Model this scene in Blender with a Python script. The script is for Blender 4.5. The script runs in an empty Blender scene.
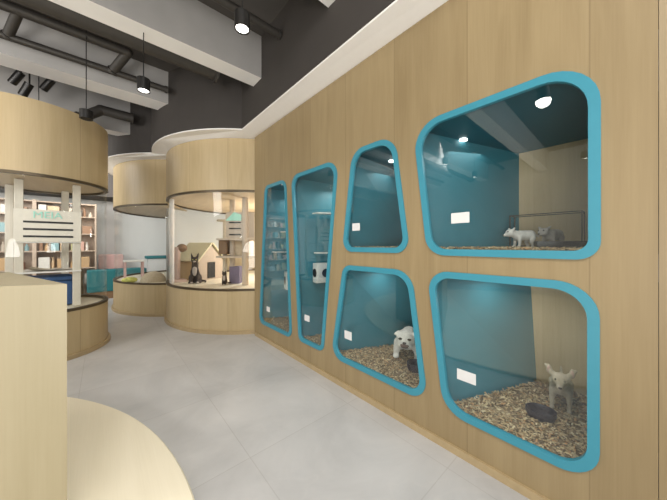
import bpy, bmesh, math, random
from mathutils import Vector, Matrix
random.seed(7)
C = bpy.context.scene.collection
SC = bpy.context.scene
PI = math.pi

# ------------------------------------------------------------------ camera, world, lights, exposure
F = 262.0
cam = bpy.data.cameras.new('camera'); camo = bpy.data.objects.new('camera', cam); C.objects.link(camo)
cam.sensor_width = 36; cam.lens = 36 * F / 667; cam.shift_y = -5 / 667; cam.clip_start = 0.02
camo.location = (0, 0, 1.25); camo.rotation_euler = (PI / 2, 0, -math.atan(230.5 / 262))
SC.camera = camo
SC.view_settings.view_transform = 'Standard'; SC.view_settings.look = 'None'
SC.view_settings.gamma = 1; SC.view_settings.use_curve_mapping = False
SC.view_settings.exposure = -0.12
w = bpy.data.worlds.new('world'); SC.world = w; w.use_nodes = True
w.node_tree.nodes['Background'].inputs[0].default_value = (1.0, 0.98, 0.95, 1)
w.node_tree.nodes['Background'].inputs[1].default_value = 0.9

def area(loc, size, power, rot=(0, 0, 0), col=(1, .97, .92), sy=None):
    l = bpy.data.lights.new('area_light', 'AREA'); l.energy = power; l.color = col
    l.shape = 'RECTANGLE'; l.size = size; l.size_y = sy or size
    o = bpy.data.objects.new('area_light', l); C.objects.link(o); o.location = loc; o.rotation_euler = rot
    return o
def aim(loc, d, size, power, disk=False, col=(1, .97, .93)):
    o = area(loc, size, power, col=col)
    o.rotation_euler = Vector(d).to_track_quat('-Z', 'Y').to_euler()
    if disk: o.data.shape = 'DISK'
aim((-.75, -1.2, 3.55), (-.10, .42, -.92), 2.4, 165)
area((-.1, -.5, 3.6), 1.3, 18)
aim((-4.2, -1.4, 2.6), (.75, .62, -.15), 2.4, 50)
aim((-3.3, 3.0, 2.95), (.35, .9, -.22), 1.6, 135)
aim((-2.6, -1.4, .9), (.25, .45, .85), 2.0, 170, True)  # upward fill added in empty space to brighten the beams, no fixture
aim((-1.6, 6.6, 2.9), (.5, .8, -.35), 1.4, 85)
aim((0.3, 7.6, 2.9), (.25, .9, -.4), 1.0, 60)

# ------------------------------------------------------------------ materials
def lin(r, g, b):
    f = lambda c: c / 12.92 if c <= .04045 else ((c + .055) / 1.055) ** 2.4
    return (f(r / 255), f(g / 255), f(b / 255), 1)
def mat(name, col, rough=.5, metal=0, noise=0.06, scale=30, bump=0.0, emit=None, spec=.5, coat=0):
    m = bpy.data.materials.new(name); m.use_nodes = True; nt = m.node_tree; b = nt.nodes['Principled BSDF']
    b.inputs['Roughness'].default_value = rough; b.inputs['Metallic'].default_value = metal
    b.inputs['Specular IOR Level'].default_value = spec
    b.inputs['Coat Weight'].default_value = coat
    tc = nt.nodes.new('ShaderNodeTexCoord'); n = nt.nodes.new('ShaderNodeTexNoise')
    n.inputs['Scale'].default_value = scale; n.inputs['Detail'].default_value = 4
    nt.links.new(tc.outputs['Object'], n.inputs['Vector'])
    r = nt.nodes.new('ShaderNodeValToRGB')
    a = tuple(max(0, c * (1 - noise)) for c in col[:3]) + (1,); d = tuple(min(1, c * (1 + noise)) for c in col[:3]) + (1,)
    r.color_ramp.elements[0].color = a; r.color_ramp.elements[1].color = d
    r.color_ramp.elements[0].position = .3; r.color_ramp.elements[1].position = .7
    nt.links.new(n.outputs[0], r.inputs[0]); nt.links.new(r.outputs[0], b.inputs['Base Color'])
    if bump:
        bp = nt.nodes.new('ShaderNodeBump'); bp.inputs['Strength'].default_value = bump; bp.inputs['Distance'].default_value = .01
        nt.links.new(n.outputs[0], bp.inputs['Height']); nt.links.new(bp.outputs[0], b.inputs['Normal'])
    if emit:
        b.inputs['Emission Color'].default_value = col; b.inputs['Emission Strength'].default_value = emit
    return m

def wood(name, c1, c2, seam=0.0, off=0.0, rough=.42, fine=1.0):
    """vertical-grain veneer, driven by the UV map in metres; seam = panel width"""
    m = bpy.data.materials.new(name); m.use_nodes = True; nt = m.node_tree; N = nt.nodes; L = nt.links
    b = N['Principled BSDF']; b.inputs['Roughness'].default_value = rough; b.inputs['Specular IOR Level'].default_value = .35
    uv = N.new('ShaderNodeUVMap'); uv.uv_map = 'UVMap'
    sep = N.new('ShaderNodeSeparateXYZ'); L.new(uv.outputs[0], sep.inputs[0])
    def math_(op, a, bb=None):
        n = N.new('ShaderNodeMath'); n.operation = op
        for i, v in enumerate((a, bb)):
            if v is None: continue
            if isinstance(v, (int, float)): n.inputs[i].default_value = v
            else: L.new(v, n.inputs[i])
        return n.outputs[0]
    if seam:
        u = math_('DIVIDE', math_('SUBTRACT', sep.outputs[0], off), seam)
        fl = math_('FLOOR', u); fr = math_('FRACT', u)
    else:
        fl = math_('FLOOR', math_('DIVIDE', sep.outputs[0], 50.0)); fr = None
    comb = N.new('ShaderNodeCombineXYZ')
    L.new(math_('MULTIPLY', sep.outputs[0], 9.0 * fine), comb.inputs[0]); L.new(math_('MULTIPLY', sep.outputs[1], .75 * fine), comb.inputs[1])
    L.new(math_('MULTIPLY', fl, 7.31), comb.inputs[2])
    n1 = N.new('ShaderNodeTexNoise'); n1.inputs['Scale'].default_value = 1.3; n1.inputs['Detail'].default_value = 5
    n1.inputs['Distortion'].default_value = .6
    L.new(comb.outputs[0], n1.inputs['Vector'])
    c2n = N.new('ShaderNodeCombineXYZ')
    L.new(math_('MULTIPLY', sep.outputs[0], 90.0), c2n.inputs[0]); L.new(math_('MULTIPLY', sep.outputs[1], 2.5), c2n.inputs[1])
    L.new(math_('MULTIPLY', fl, 3.7), c2n.inputs[2])
    n2 = N.new('ShaderNodeTexNoise'); n2.inputs['Scale'].default_value = 1.5; n2.inputs['Detail'].default_value = 3
    L.new(c2n.outputs[0], n2.inputs['Vector'])
    s = math_('ADD', math_('MULTIPLY', n1.outputs[0], .7), math_('MULTIPLY', n2.outputs[0], .3))
    wn = N.new('ShaderNodeTexWhiteNoise'); wn.noise_dimensions = '1D'; L.new(fl, wn.inputs['W'])
    s = math_('ADD', s, math_('MULTIPLY', math_('SUBTRACT', wn.outputs[0], .5), .16))
    r = N.new('ShaderNodeValToRGB'); r.color_ramp.elements[0].position = .3; r.color_ramp.elements[1].position = .7
    r.color_ramp.elements[0].color = c1; r.color_ramp.elements[1].color = c2
    L.new(s, r.inputs[0])
    out = r.outputs[0]
    if seam:
        e = math_('LESS_THAN', math_('MINIMUM', fr, math_('SUBTRACT', 1.0, fr)), .0028 / seam)
        mx = N.new('ShaderNodeMix'); mx.data_type = 'RGBA'
        L.new(math_('MULTIPLY', e, .32), mx.inputs[0]); L.new(out, mx.inputs[6])
        mx.inputs[7].default_value = (.12, .08, .04, 1); out = mx.outputs[2]
    L.new(out, b.inputs['Base Color'])
    return m

def glass_mat(name, tint=(1, 1, 1, 1), f0=.05, boost=1.0, rough=.0):
    m = bpy.data.materials.new(name); m.use_nodes = True; nt = m.node_tree; N = nt.nodes; L = nt.links
    for n in list(N):
        if n.type != 'OUTPUT_MATERIAL': N.remove(n)
    out = [n for n in N if n.type == 'OUTPUT_MATERIAL'][0]
    lw = N.new('ShaderNodeLayerWeight'); lw.inputs[0].default_value = .5
    p = N.new('ShaderNodeMath'); p.operation = 'POWER'; p.inputs[1].default_value = 4.0; L.new(lw.outputs['Facing'], p.inputs[0])
    q = N.new('ShaderNodeMath'); q.operation = 'MULTIPLY_ADD'; q.inputs[1].default_value = boost * (1 - f0); q.inputs[2].default_value = f0
    L.new(p.outputs[0], q.inputs[0])
    t = N.new('ShaderNodeBsdfTransparent'); t.inputs[0].default_value = tint
    g = N.new('ShaderNodeBsdfGlossy'); g.inputs['Roughness'].default_value = rough; g.inputs[0].default_value = (1, 1, 1, 1)
    mx = N.new('ShaderNodeMixShader'); L.new(q.outputs[0], mx.inputs[0]); L.new(t.outputs[0], mx.inputs[1]); L.new(g.outputs[0], mx.inputs[2])
    L.new(mx.outputs[0], out.inputs[0]); return m

def floor_mat():
    m = mat('floor_tile', (.36, .335, .31, 1), .38); nt = m.node_tree; N = nt.nodes; L = nt.links; b = N['Principled BSDF']
    tc = N.new('ShaderNodeTexCoord'); mp = N.new('ShaderNodeMapping'); L.new(tc.outputs['Object'], mp.inputs[0])
    mp.inputs['Location'].default_value = (.15, .12, 0)
    br = N.new('ShaderNodeTexBrick'); br.offset = 0; br.inputs['Scale'].default_value = 1
    br.inputs['Brick Width'].default_value = .8; br.inputs['Row Height'].default_value = .8
    br.inputs['Mortar Size'].default_value = .003; br.inputs['Mortar Smooth'].default_value = .3
    br.inputs['Color1'].default_value = (.50, .50, .50, 1); br.inputs['Color2'].default_value = (.53, .53, .528, 1)
    br.inputs['Mortar'].default_value = (.44, .435, .43, 1)
    L.new(mp.outputs[0], br.inputs['Vector'])
    n = N.new('ShaderNodeTexNoise'); n.inputs['Scale'].default_value = 1.6; n.inputs['Detail'].default_value = 8; n.inputs['Roughness'].default_value = .62
    n.inputs['Distortion'].default_value = .7
    L.new(tc.outputs['Object'], n.inputs['Vector'])
    r = N.new('ShaderNodeValToRGB'); r.color_ramp.elements[0].position = .25; r.color_ramp.elements[1].position = .75
    r.color_ramp.elements[0].color = (.80, .80, .80, 1); r.color_ramp.elements[1].color = (1.12, 1.11, 1.1, 1)
    L.new(n.outputs[0], r.inputs[0])
    # thin pale veins
    v = N.new('ShaderNodeTexNoise'); v.inputs['Scale'].default_value = 1.1; v.inputs['Detail'].default_value = 3; v.inputs['Distortion'].default_value = 1.6
    L.new(tc.outputs['Object'], v.inputs['Vector'])
    vr = N.new('ShaderNodeValToRGB'); e = vr.color_ramp.elements
    e[0].position = .488; e[0].color = (0, 0, 0, 1); e[1].position = .512; e[1].color = (0, 0, 0, 1)
    k = e.new(.5); k.color = (.10, .10, .10, 1)
    L.new(v.outputs[0], vr.inputs[0])
    mx = N.new('ShaderNodeMix'); mx.data_type = 'RGBA'; mx.blend_type = 'MULTIPLY'; mx.inputs[0].default_value = 1
    L.new(br.outputs[0], mx.inputs[6]); L.new(r.outputs[0], mx.inputs[7])
    m2 = N.new('ShaderNodeMix'); m2.data_type = 'RGBA'
    L.new(vr.outputs[0], m2.inputs[0]); L.new(mx.outputs[2], m2.inputs[6]); m2.inputs[7].default_value = (.62, .60, .57, 1)
    L.new(m2.outputs[2], b.inputs['Base Color'])
    b.inputs['Roughness'].default_value = .36; b.inputs['Specular IOR Level'].default_value = .4
    return m

def chip_mat():
    m = bpy.data.materials.new('wood_chips'); m.use_nodes = True; nt = m.node_tree; b = nt.nodes['Principled BSDF']
    a = nt.nodes.new('ShaderNodeVertexColor'); a.layer_name = 'Col'
    nt.links.new(a.outputs[0], b.inputs['Base Color']); b.inputs['Roughness'].default_value = .8
    return m

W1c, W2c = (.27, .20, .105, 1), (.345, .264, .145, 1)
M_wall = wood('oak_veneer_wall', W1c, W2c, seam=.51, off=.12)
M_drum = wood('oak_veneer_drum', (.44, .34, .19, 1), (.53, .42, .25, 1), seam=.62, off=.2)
M_oak = wood('oak_plain', (.50, .37, .22, 1), (.62, .48, .30, 1))
M_pale = wood('pale_oak', (.80, .73, .56, 1), (.88, .81, .64, 1), fine=.6, rough=.35)
M_counter = wood('pale_counter_oak', (.31, .27, .175, 1), (.355, .31, .21, 1), fine=.8)
M_plint = mat('pale_skirting', (.42, .32, .18, 1), .4)
M_floor = floor_mat()
M_band = mat('white_cornice', (.90, .89, .88, 1), .6, noise=.01)
M_dark = mat('charcoal_paint', (.050, .044, .040, 1), .8, noise=.05, scale=4)
M_ceil = mat('ceiling_paint', (.085, .078, .072, 1), .85, noise=.05, scale=4)
M_beam = mat('grey_beam_paint', (.42, .41, .40, 1), .8, noise=.07, scale=3)
M_beam_u = mat('light_beam_paint', (.88, .87, .86, 1), .8, noise=.03, scale=3)  # paler beam undersides: bounced light put into the colour
M_pipe = mat('dark_pipe', (.055, .050, .045, 1), .5, metal=.2)
M_black = mat('black_metal', (.025, .024, .023, 1), .35, metal=.4)
M_bronze = mat('bronze_rim', (.10, .075, .045, 1), .4, metal=.5)
M_teal = mat('teal_lacquer', (.045, .265, .36, 1), .35, noise=.02)
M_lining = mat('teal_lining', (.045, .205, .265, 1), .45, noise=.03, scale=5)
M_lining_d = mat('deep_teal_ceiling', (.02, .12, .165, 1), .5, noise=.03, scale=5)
M_glass = glass_mat('window_glass', (.93, .96, .96, 1), .045, .9)
M_cglass = glass_mat('curved_glass', (.975, .985, .985, 1), .012, .22)
M_white = mat('white_paint', (.80, .77, .73, 1), .5, noise=.03)
M_wallw = mat('white_wall', (.74, .73, .71, 1), .7, noise=.03, scale=2)
M_cream = mat('cream_board', (.74, .68, .58, 1), .5, noise=.03)
M_card = mat('paper_card', (.72, .72, .72, 1), .7, noise=.01)
M_lamp = mat('lamp_diffuser', (1, .97, .9, 1), .5, emit=9)
M_chip = chip_mat()
M_chipbase = mat('chip_bed', (.26, .17, .095, 1), .9, noise=.5, scale=90, bump=.6)
M_mint = mat('mint_letters', (.36, .72, .60, 1), .5)
M_slot = mat('dark_slot', (.02, .018, .016, 1), .7)
M_plum = mat('plum_plastic', (.022, .014, .026, 1), .45)
M_blackpl = mat('black_plastic', (.02, .02, .022, 1), .35)
M_dogw = mat('white_fur', (.74, .69, .64, 1), .85, noise=.15, scale=25, bump=.3)
M_dogt = mat('tan_fur', (.46, .38, .29, 1), .85, noise=.15, scale=30, bump=.3)
M_dogg = mat('grey_white_fur', (.45, .40, .37, 1), .85, noise=.35, scale=18, bump=.3)
M_eye = mat('dark_eye', (.01, .008, .007, 1), .15)
M_nose = mat('dark_nose', (.05, .035, .035, 1), .4)
M_muz = mat('muzzle_brown', (.20, .13, .11, 1), .8)
M_pink = mat('pink_skin', (.55, .35, .30, 1), .7)
M_catd = mat('dark_cat_fur', (.06, .045, .038, 1), .9, noise=.3, scale=20)
M_catw = mat('white_cat_fur', (.42, .37, .33, 1), .9)
M_blue = mat('blue_fabric', (.06, .13, .30, 1), .85, noise=.1, bump=.2)
M_tealf = mat('teal_fabric', (.02, .17, .19, 1), .8)
M_pinkf = mat('pink_paint', (.62, .40, .37, 1), .7)
M_pinkp = mat('pink_plush', (.62, .45, .38, 1), .9, bump=.3)
M_yel = mat('yellow_green_fabric', (.62, .62, .16, 1), .85, noise=.35, scale=14)
M_beige = mat('beige_plush', (.55, .46, .33, 1), .95, noise=.1, bump=.4)
M_brown = mat('brown_wood', (.22, .13, .065, 1), .6, noise=.2, scale=12)
M_card_b = mat('cardboard', (.50, .33, .16, 1), .8)
M_purple = mat('lilac_fabric', (.20, .17, .24, 1), .9)
M_gable = mat('gable_board', (.50, .40, .31, 1), .8)
M_shelf = mat('shelf_wood', (.50, .38, .29, 1), .6)
M_roof = mat('cream_roof', (.66, .60, .40, 1), .8)
M_felt = mat('tree_felt', (.54, .46, .37, 1), .9)
M_rope = mat('sisal_rope', (.60, .52, .40, 1), .95, noise=.2, scale=60, bump=.5)

# ------------------------------------------------------------------ mesh helpers
class MB:
    def __init__(s): s.bm = bmesh.new()
    def box(s, c, size, rz=0, rx=0, ry=0, bevel=0):
        r = bmesh.ops.create_cube(s.bm, size=1); vs = r['verts']
        bmesh.ops.scale(s.bm, vec=size, verts=vs)
        if bevel:
            es = list({e for v in vs for e in v.link_edges})
            rr = bmesh.ops.bevel(s.bm, geom=es, offset=bevel, segments=2, affect='EDGES', profile=.5)
            vs = list({v for f in rr['faces'] for v in f.verts} | {v for v in vs if v.is_valid})
        M = Matrix.Translation(c) @ Matrix.Rotation(rz, 4, 'Z') @ Matrix.Rotation(ry, 4, 'Y') @ Matrix.Rotation(rx, 4, 'X')
        bmesh.ops.transform(s.bm, matrix=M, verts=vs); return s
    def cyl(s, p0, p1, r0, r1=None, seg=20):
        p0, p1 = Vector(p0), Vector(p1); d = p1 - p0; r1 = r0 if r1 is None else r1
        M = Matrix.Translation((p0 + p1) / 2) @ d.to_track_quat('Z', 'Y').to_matrix().to_4x4()
        bmesh.ops.create_cone(s.bm, cap_ends=True, segments=seg, radius1=r0, radius2=r1, depth=d.length, matrix=M); return s
    def ell(s, c, r, rz=0, ry=0, seg=16):
        M = Matrix.Translation(c) @ Matrix.Rotation(rz, 4, 'Z') @ Matrix.Rotation(ry, 4, 'Y') @ Matrix.Diagonal((r[0], r[1], r[2], 1))
        bmesh.ops.create_uvsphere(s.bm, u_segments=seg, v_segments=max(8, seg * 2 // 3), radius=1, matrix=M); return s
    def cap(s, p0, r0, p1, r1, seg=14):
        s.cyl(p0, p1, r0, r1, seg); s.ell(p0, (r0,) * 3, seg=seg); s.ell(p1, (r1,) * 3, seg=seg); return s
    def prism(s, poly, z0, z1):
        a = [s.bm.verts.new((x, y, z0)) for x, y in poly]; b = [s.bm.verts.new((x, y, z1)) for x, y in poly]
        n = len(poly); s.bm.faces.new(a[::-1]); s.bm.faces.new(b)
        for i in range(n): s.bm.faces.new((a[i], a[(i + 1) % n], b[(i + 1) % n], b[i]))
        return s
    def quad(s, *pts):
        s.bm.faces.new([s.bm.verts.new(p) for p in pts]); return s
    def lathe(s, prof, c=(0, 0, 0), seg=40, a0=0, a1=2 * PI):
        full = abs(a1 - a0 - 2 * PI) < 1e-6; n = seg if full else seg + 1; rings = []
        for r, z in prof:
            rings.append([s.bm.verts.new((c[0] + r * math.cos(a0 + (a1 - a0) * i / seg), c[1] + r * math.sin(a0 + (a1 - a0) * i / seg), c[2] + z)) for i in range(n)])
        for k in range(len(prof) - 1):
            for i in range(seg):
                j = (i + 1) % n
                s.bm.faces.new((rings[k][i], rings[k][j], rings[k + 1][j], rings[k + 1][i]))
        return s
    def build(s, name, m, parent=None, smooth=False, uv='box', c=(0, 0), R=1, recalc=True):
        bm = s.bm
        if recalc: bmesh.ops.recalc_face_normals(bm, faces=bm.faces)
        
        for q in list(bm.loops.layers.uv.values()): bm.loops.layers.uv.remove(q)
        L = bm.loops.layers.uv.new('UVMap')
        for f in bm.faces: f.smooth = False
        for f in bm.faces:
            n = f.normal
            for l in f.loops:
                p = l.vert.co
                if uv == 'cyl' and abs(n.z) < .7:
                    a = math.atan2(p.y - c[1], p.x - c[0])
                    ac = math.atan2(f.calc_center_median().y - c[1], f.calc_center_median().x - c[0])
                    if a - ac > PI: a -= 2 * PI
                    if ac - a > PI: a += 2 * PI
                    l[L].uv = (a * R + 20, p.z)
                elif abs(n.z) >= .7: l[L].uv = (p.x + 3.1, p.y + 5)
                elif abs(n.x) >= abs(n.y): l[L].uv = (p.y, p.z)
                else: l[L].uv = (p.x, p.z)
        me = bpy.data.meshes.new(name); bm.to_mesh(me); bm.free()
        if smooth:
            for p in me.polygons: p.use_smooth = True
        me.materials.append(m)
        o = bpy.data.objects.new(name, me); C.objects.link(o)
        if parent: o.parent = parent
        return o
def auto_smooth(o, ang=.6):
    for p in o.data.polygons: p.use_smooth = True
    bm = bmesh.new(); bm.from_mesh(o.data)
    for e in bm.edges:
        if len(e.link_faces) == 2 and e.calc_face_angle(0) > ang: e.smooth = False
    bm.to_mesh(o.data); bm.free(); return o
def tag(o, label=None, cat=None, group=None, kind=None):
    if label: o['label'] = label
    if cat: o['category'] = cat
    if group: o['group'] = group
    if kind: o['kind'] = kind
    return o
def empty(name, loc, rz=0):
    o = bpy.data.objects.new(name, None); C.objects.link(o); o.location = loc; o.rotation_euler = (0, 0, rz); o.empty_display_size = .1
    return o
def struct(o, label, cat=None):
    return tag(o, label, cat or o.name.split('_')[0], kind='structure')
def copy_tree(o, parent=None):
    c = o.copy(); C.objects.link(c); c.parent = parent
    for ch in list(o.children): copy_tree(ch, c)
    return c
def blob(name, mb, m, voxel, parent=None, smooth_it=4):
    """one continuous body surface out of overlapping limbs"""
    me = bpy.data.meshes.new('t'); mb.bm.to_mesh(me); mb.bm.free()
    t = bpy.data.objects.new('t', me); C.objects.link(t)
    r = t.modifiers.new('r', 'REMESH'); r.mode = 'VOXEL'; r.voxel_size = voxel
    s = t.modifiers.new('s', 'SMOOTH'); s.factor = .5; s.iterations = smooth_it
    dg = bpy.context.evaluated_depsgraph_get(); dg.update()
    me2 = bpy.data.meshes.new_from_object(t.evaluated_get(dg)); me2.name = name
    bpy.data.objects.remove(t); bpy.data.meshes.remove(me)
    for p in me2.polygons: p.use_smooth = True
    me2.materials.clear(); me2.materials.append(m)
    o = bpy.data.objects.new(name, me2); C.objects.link(o)
    if parent: o.parent = parent
    return o
def rounded(corners, radii, k=8, inset=0.0):
    """polygon (counter-clockwise or clockwise) with rounded corners; inset moves every side inwards"""
    n = len(corners); P = [Vector(c) for c in corners]
    area2 = sum(P[i].x * P[(i + 1) % n].y - P[(i + 1) % n].x * P[i].y for i in range(n)); sg = 1 if area2 > 0 else -1
    if inset:
        Q = []
        for i in range(n):
            d0 = (P[i] - P[i - 1]).normalized(); d1 = (P[(i + 1) % n] - P[i]).normalized()
            n0 = Vector((-d0.y, d0.x)) * sg; n1 = Vector((-d1.y, d1.x)) * sg
            Q.append(P[i] + (n0 + n1) * (inset / (1 + n0.dot(n1))))
        P = Q
    out = []
    for i in range(n):
        r = max(radii[i] - inset * .75, .012); d0 = (P[i - 1] - P[i]).normalized(); d1 = (P[(i + 1) % n] - P[i]).normalized()
        th = d0.angle(d1); t = r / math.tan(th / 2)
        a = P[i] + d0 * t; b = P[i] + d1 * t; cc = P[i] + (d0 + d1).normalized() * (r / math.sin(th / 2))
        va, vb = a - cc, b - cc; aa = math.atan2(va.y, va.x); ab = math.atan2(vb.y, vb.x); da = (ab - aa + PI) % (2 * PI) - PI
        for j in range(k + 1):
            t_ = aa + da * j / k; out.append((cc.x + r * math.cos(t_), cc.y + r * math.sin(t_)))
    return out
def text(name, s, size, m, ext=.002, parent=None):
    cu = bpy.data.curves.new('t', 'FONT'); cu.body = s; cu.size = size; cu.extrude = ext; cu.align_x = 'CENTER'; cu.align_y = 'CENTER'
    t = bpy.data.objects.new('t', cu); C.objects.link(t)
    dg = bpy.context.evaluated_depsgraph_get(); dg.update()
    me = bpy.data.meshes.new_from_object(t.evaluated_get(dg)); me.name = name
    bpy.data.objects.remove(t); me.materials.clear(); me.materials.append(m)
    o = bpy.data.objects.new(name, me); C.objects.link(o)
    if parent: o.parent = parent
    return o

# ------------------------------------------------------------------ structure
X0 = 1.59            # face of the wooden display wall
YE = 3.465           # its far end, where the curved booth begins
struct(MB().box((-1.5, 3.5, -.05), (13, 16, .1)).build('floor', M_floor), 'grey stone tile floor')
struct(MB().box((-1.5, 3.5, 3.73), (13, 16, .1)).build('ceiling', M_ceil), 'dark painted ceiling slab above the beams')
struct(MB().box((-5.6, 3.5, 1.85), (.1, 16, 3.7)).build('wall_left', M_wallw), 'white wall on the left side of the shop')
struct(MB().box((-.5, 9.6, 1.25), (10, .1, 2.5)).build('wall_back', M_wallw), 'white back wall of the shop', 'wall')
struct(MB().box((-.5, 9.0, 3.06), (10, .9, 1.24)).build('trim_1', M_dark), 'dark bulkhead above the back wall', 'bulkhead')
struct(MB().box((4.75, 3.5, 1.85), (.1, 16, 3.7)).build('wall_service', M_wallw), 'plain wall behind the pet enclosures', 'wall')

# windows: corners (y, z) as TL, TR, BR, BL seen from the shop, traced on the wall plane; back corners of the niche behind
WIN = [
    dict(c=[(3.157, 2.015), (2.632, 2.015), (2.506, .205), (3.317, .205)], r=[.10, .12, .09, .10], bf=2.92, bn=2.20, key='tall'),
    dict(c=[(2.516, 2.023), (1.735, 2.023), (1.948, .223), (2.37, .223)], r=[.12, .14, .08, .08], bf=2.12, bn=1.62, key='tall'),
    dict(c=[(1.559, 2.048), (1.130, 2.048), (1.005, 1.192), (1.683, 1.192)], r=[.15, .17, .10, .10], bf=1.47, bn=.62, key='up'),
    dict(c=[(.983, 2.062), (.085, 2.062), (.085, 1.185), (.877, 1.185)], r=[.17, .20, .08, .13], bf=.57, bn=-.22, key='up'),
    dict(c=[(.879, 1.086), (.088, 1.086), (.088, .222), (.768, .222)], r=[.12, .15, .14, .15], bf=.50, bn=-.22, key='low'),
    dict(c=[(1.670, 1.076), (.994, 1.076), (.872, .222), (1.831, .222)], r=[.10, .16, .12, .12], bf=1.48, bn=.62, key='low'),
]
def wall_with_holes():
    cu = bpy.data.curves.new('t', 'CURVE'); cu.dimensions = '2D'; cu.fill_mode = 'BOTH'; cu.extrude = .012
    loops = [[(-.068, 0), (YE + .01, 0), (YE + .01, 2.75), (-.068, 2.75)]]
    for wd in WIN: loops.append(rounded(wd['c'], wd['r'], inset=.012))
    for lp in loops:
        sp = cu.splines.new('POLY'); sp.points.add(len(lp) - 1)
        for p, (a, b) in zip(sp.points, lp): p.co = (a, b, 0, 1)
        sp.use_cyclic_u = True
    t = bpy.data.objects.new('t', cu); C.objects.link(t)
    dg = bpy.context.evaluated_depsgraph_get(); dg.update()
    me = bpy.data.meshes.new_from_object(t.evaluated_get(dg)); bpy.data.objects.remove(t)
    mb = MB(); mb.bm.from_mesh(me)
    for v in mb.bm.verts: v.co = Vector((X0 + .012 + v.co.z, v.co.x, v.co.y))
    bmesh.ops.remove_doubles(mb.bm, verts=mb.bm.verts, dist=1e-5)
    return mb
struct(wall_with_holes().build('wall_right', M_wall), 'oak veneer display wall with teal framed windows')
# the return beyond the near end of the display wall
struct(MB().prism([(X0 + .006, -.070), (X0 + .03, -.070), (2.3, -.50), (2.3, -.56), (X0 + .05, -.30)], 0, 2.75).build('wall_return', M_wall), 'oak veneer return at the near end of the display wall', 'wall')
struct(MB().box((X0 - .006, YE / 2 - .04, .022), (.02, YE + .02, .044)).build('baseboard_right', M_plint), 'low oak skirting along the display wall', 'baseboard')

# outline of the upper wall / cornice, offset from the wooden wall and both round booths
RC, RR = (2.38, 4.93), 1.60
MC, MR = (1.75, 6.70), 1.60
def arc(c, r, a0, a1, n=28): return [(c[0] + r * math.cos(a0 + (a1 - a0) * i / n), c[1] + r * math.sin(a0 + (a1 - a0) * i / n)) for i in range(n + 1)]
def outline(off):
    x = X0 - off; r1 = RR + off; r2 = MR + off
    aS = PI + math.acos(min(1, (RC[0] - x) / r1))                    # where the straight wall meets the first circle
    d = Vector((MC[0] - RC[0], MC[1] - RC[1])); D = d.length; ang = math.atan2(d.y, d.x)
    q = math.acos((D * D + r1 * r1 - r2 * r2) / (2 * D * r1)); aI = ang + q
    I = Vector((RC[0] + r1 * math.cos(aI), RC[1] + r1 * math.sin(aI)))
    bI = math.atan2(I.y - MC[1], I.x - MC[0]) % (2 * PI)
    a1 = arc(RC, r1, aS, aI); a2 = arc(MC, r2, bI, PI * .62)
    return [(x, -2.5), (x, a1[0][1] - .001)] + a1 + a2
def meet(off=0):
    d = Vector((RC[0] - MC[0], RC[1] - MC[1])); D = d.length; ang = math.atan2(d.y, d.x) % (2 * PI)
    return ang - math.acos((D * D + MR * MR - RR * RR) / (2 * D * MR))
def strip(o1, o2, z0, z1):
    """solid between two outlines of the same point count"""
    return MB().prism(o1 + o2[::-1], z0, z1)
o_in, o_out, o_wall = outline(-.03), outline(.20), outline(.205)
cm = strip(o_in, o_out, 2.75, 2.80); cm.bm.verts.ensure_lookup_table()
for v in list(cm.bm.verts)[len(o_in):2 * len(o_in)]: v.co.z = 2.785
struct(cm.build('trim_2', M_band), 'white cornice following the top of the wood wall', 'cornice')
struct(strip(outline(.10), o_wall, 2.80, 3.70).build('wall_upper', M_dark), 'charcoal wall above the white cornice', 'wall')

# beams
for i, (ya, yb) in enumerate(((1.42, 1.64), (2.845, 3.06), (4.30, 4.60), (5.57, 5.79), (7.0, 7.2))):
    xe = [1.40, 1.40, .72, .38, .12][i]; zb_ = [3.194, 3.194, 3.235, 3.11, 3.11][i]
    mb = MB().box(((xe - 5.5) / 2, (ya + yb) / 2, (zb_ + 3.69) / 2), (xe + 5.5, yb - ya, 3.69 - zb_)); o = mb.build('ceiling_beam', M_beam)
    o.data.materials.append(M_beam_u)
    for p in o.data.polygons:
        if p.normal.z < -.5: p.material_index = 1
    struct(o, ['grey ceiling beam nearest the camera, only its tip showing', 'large grey beam with pale underside crossing top of photo',
               'second grey beam behind the dark duct', 'third grey beam behind the round booth', 'farthest grey beam above the back of the shop'][i], 'beam')

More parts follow.
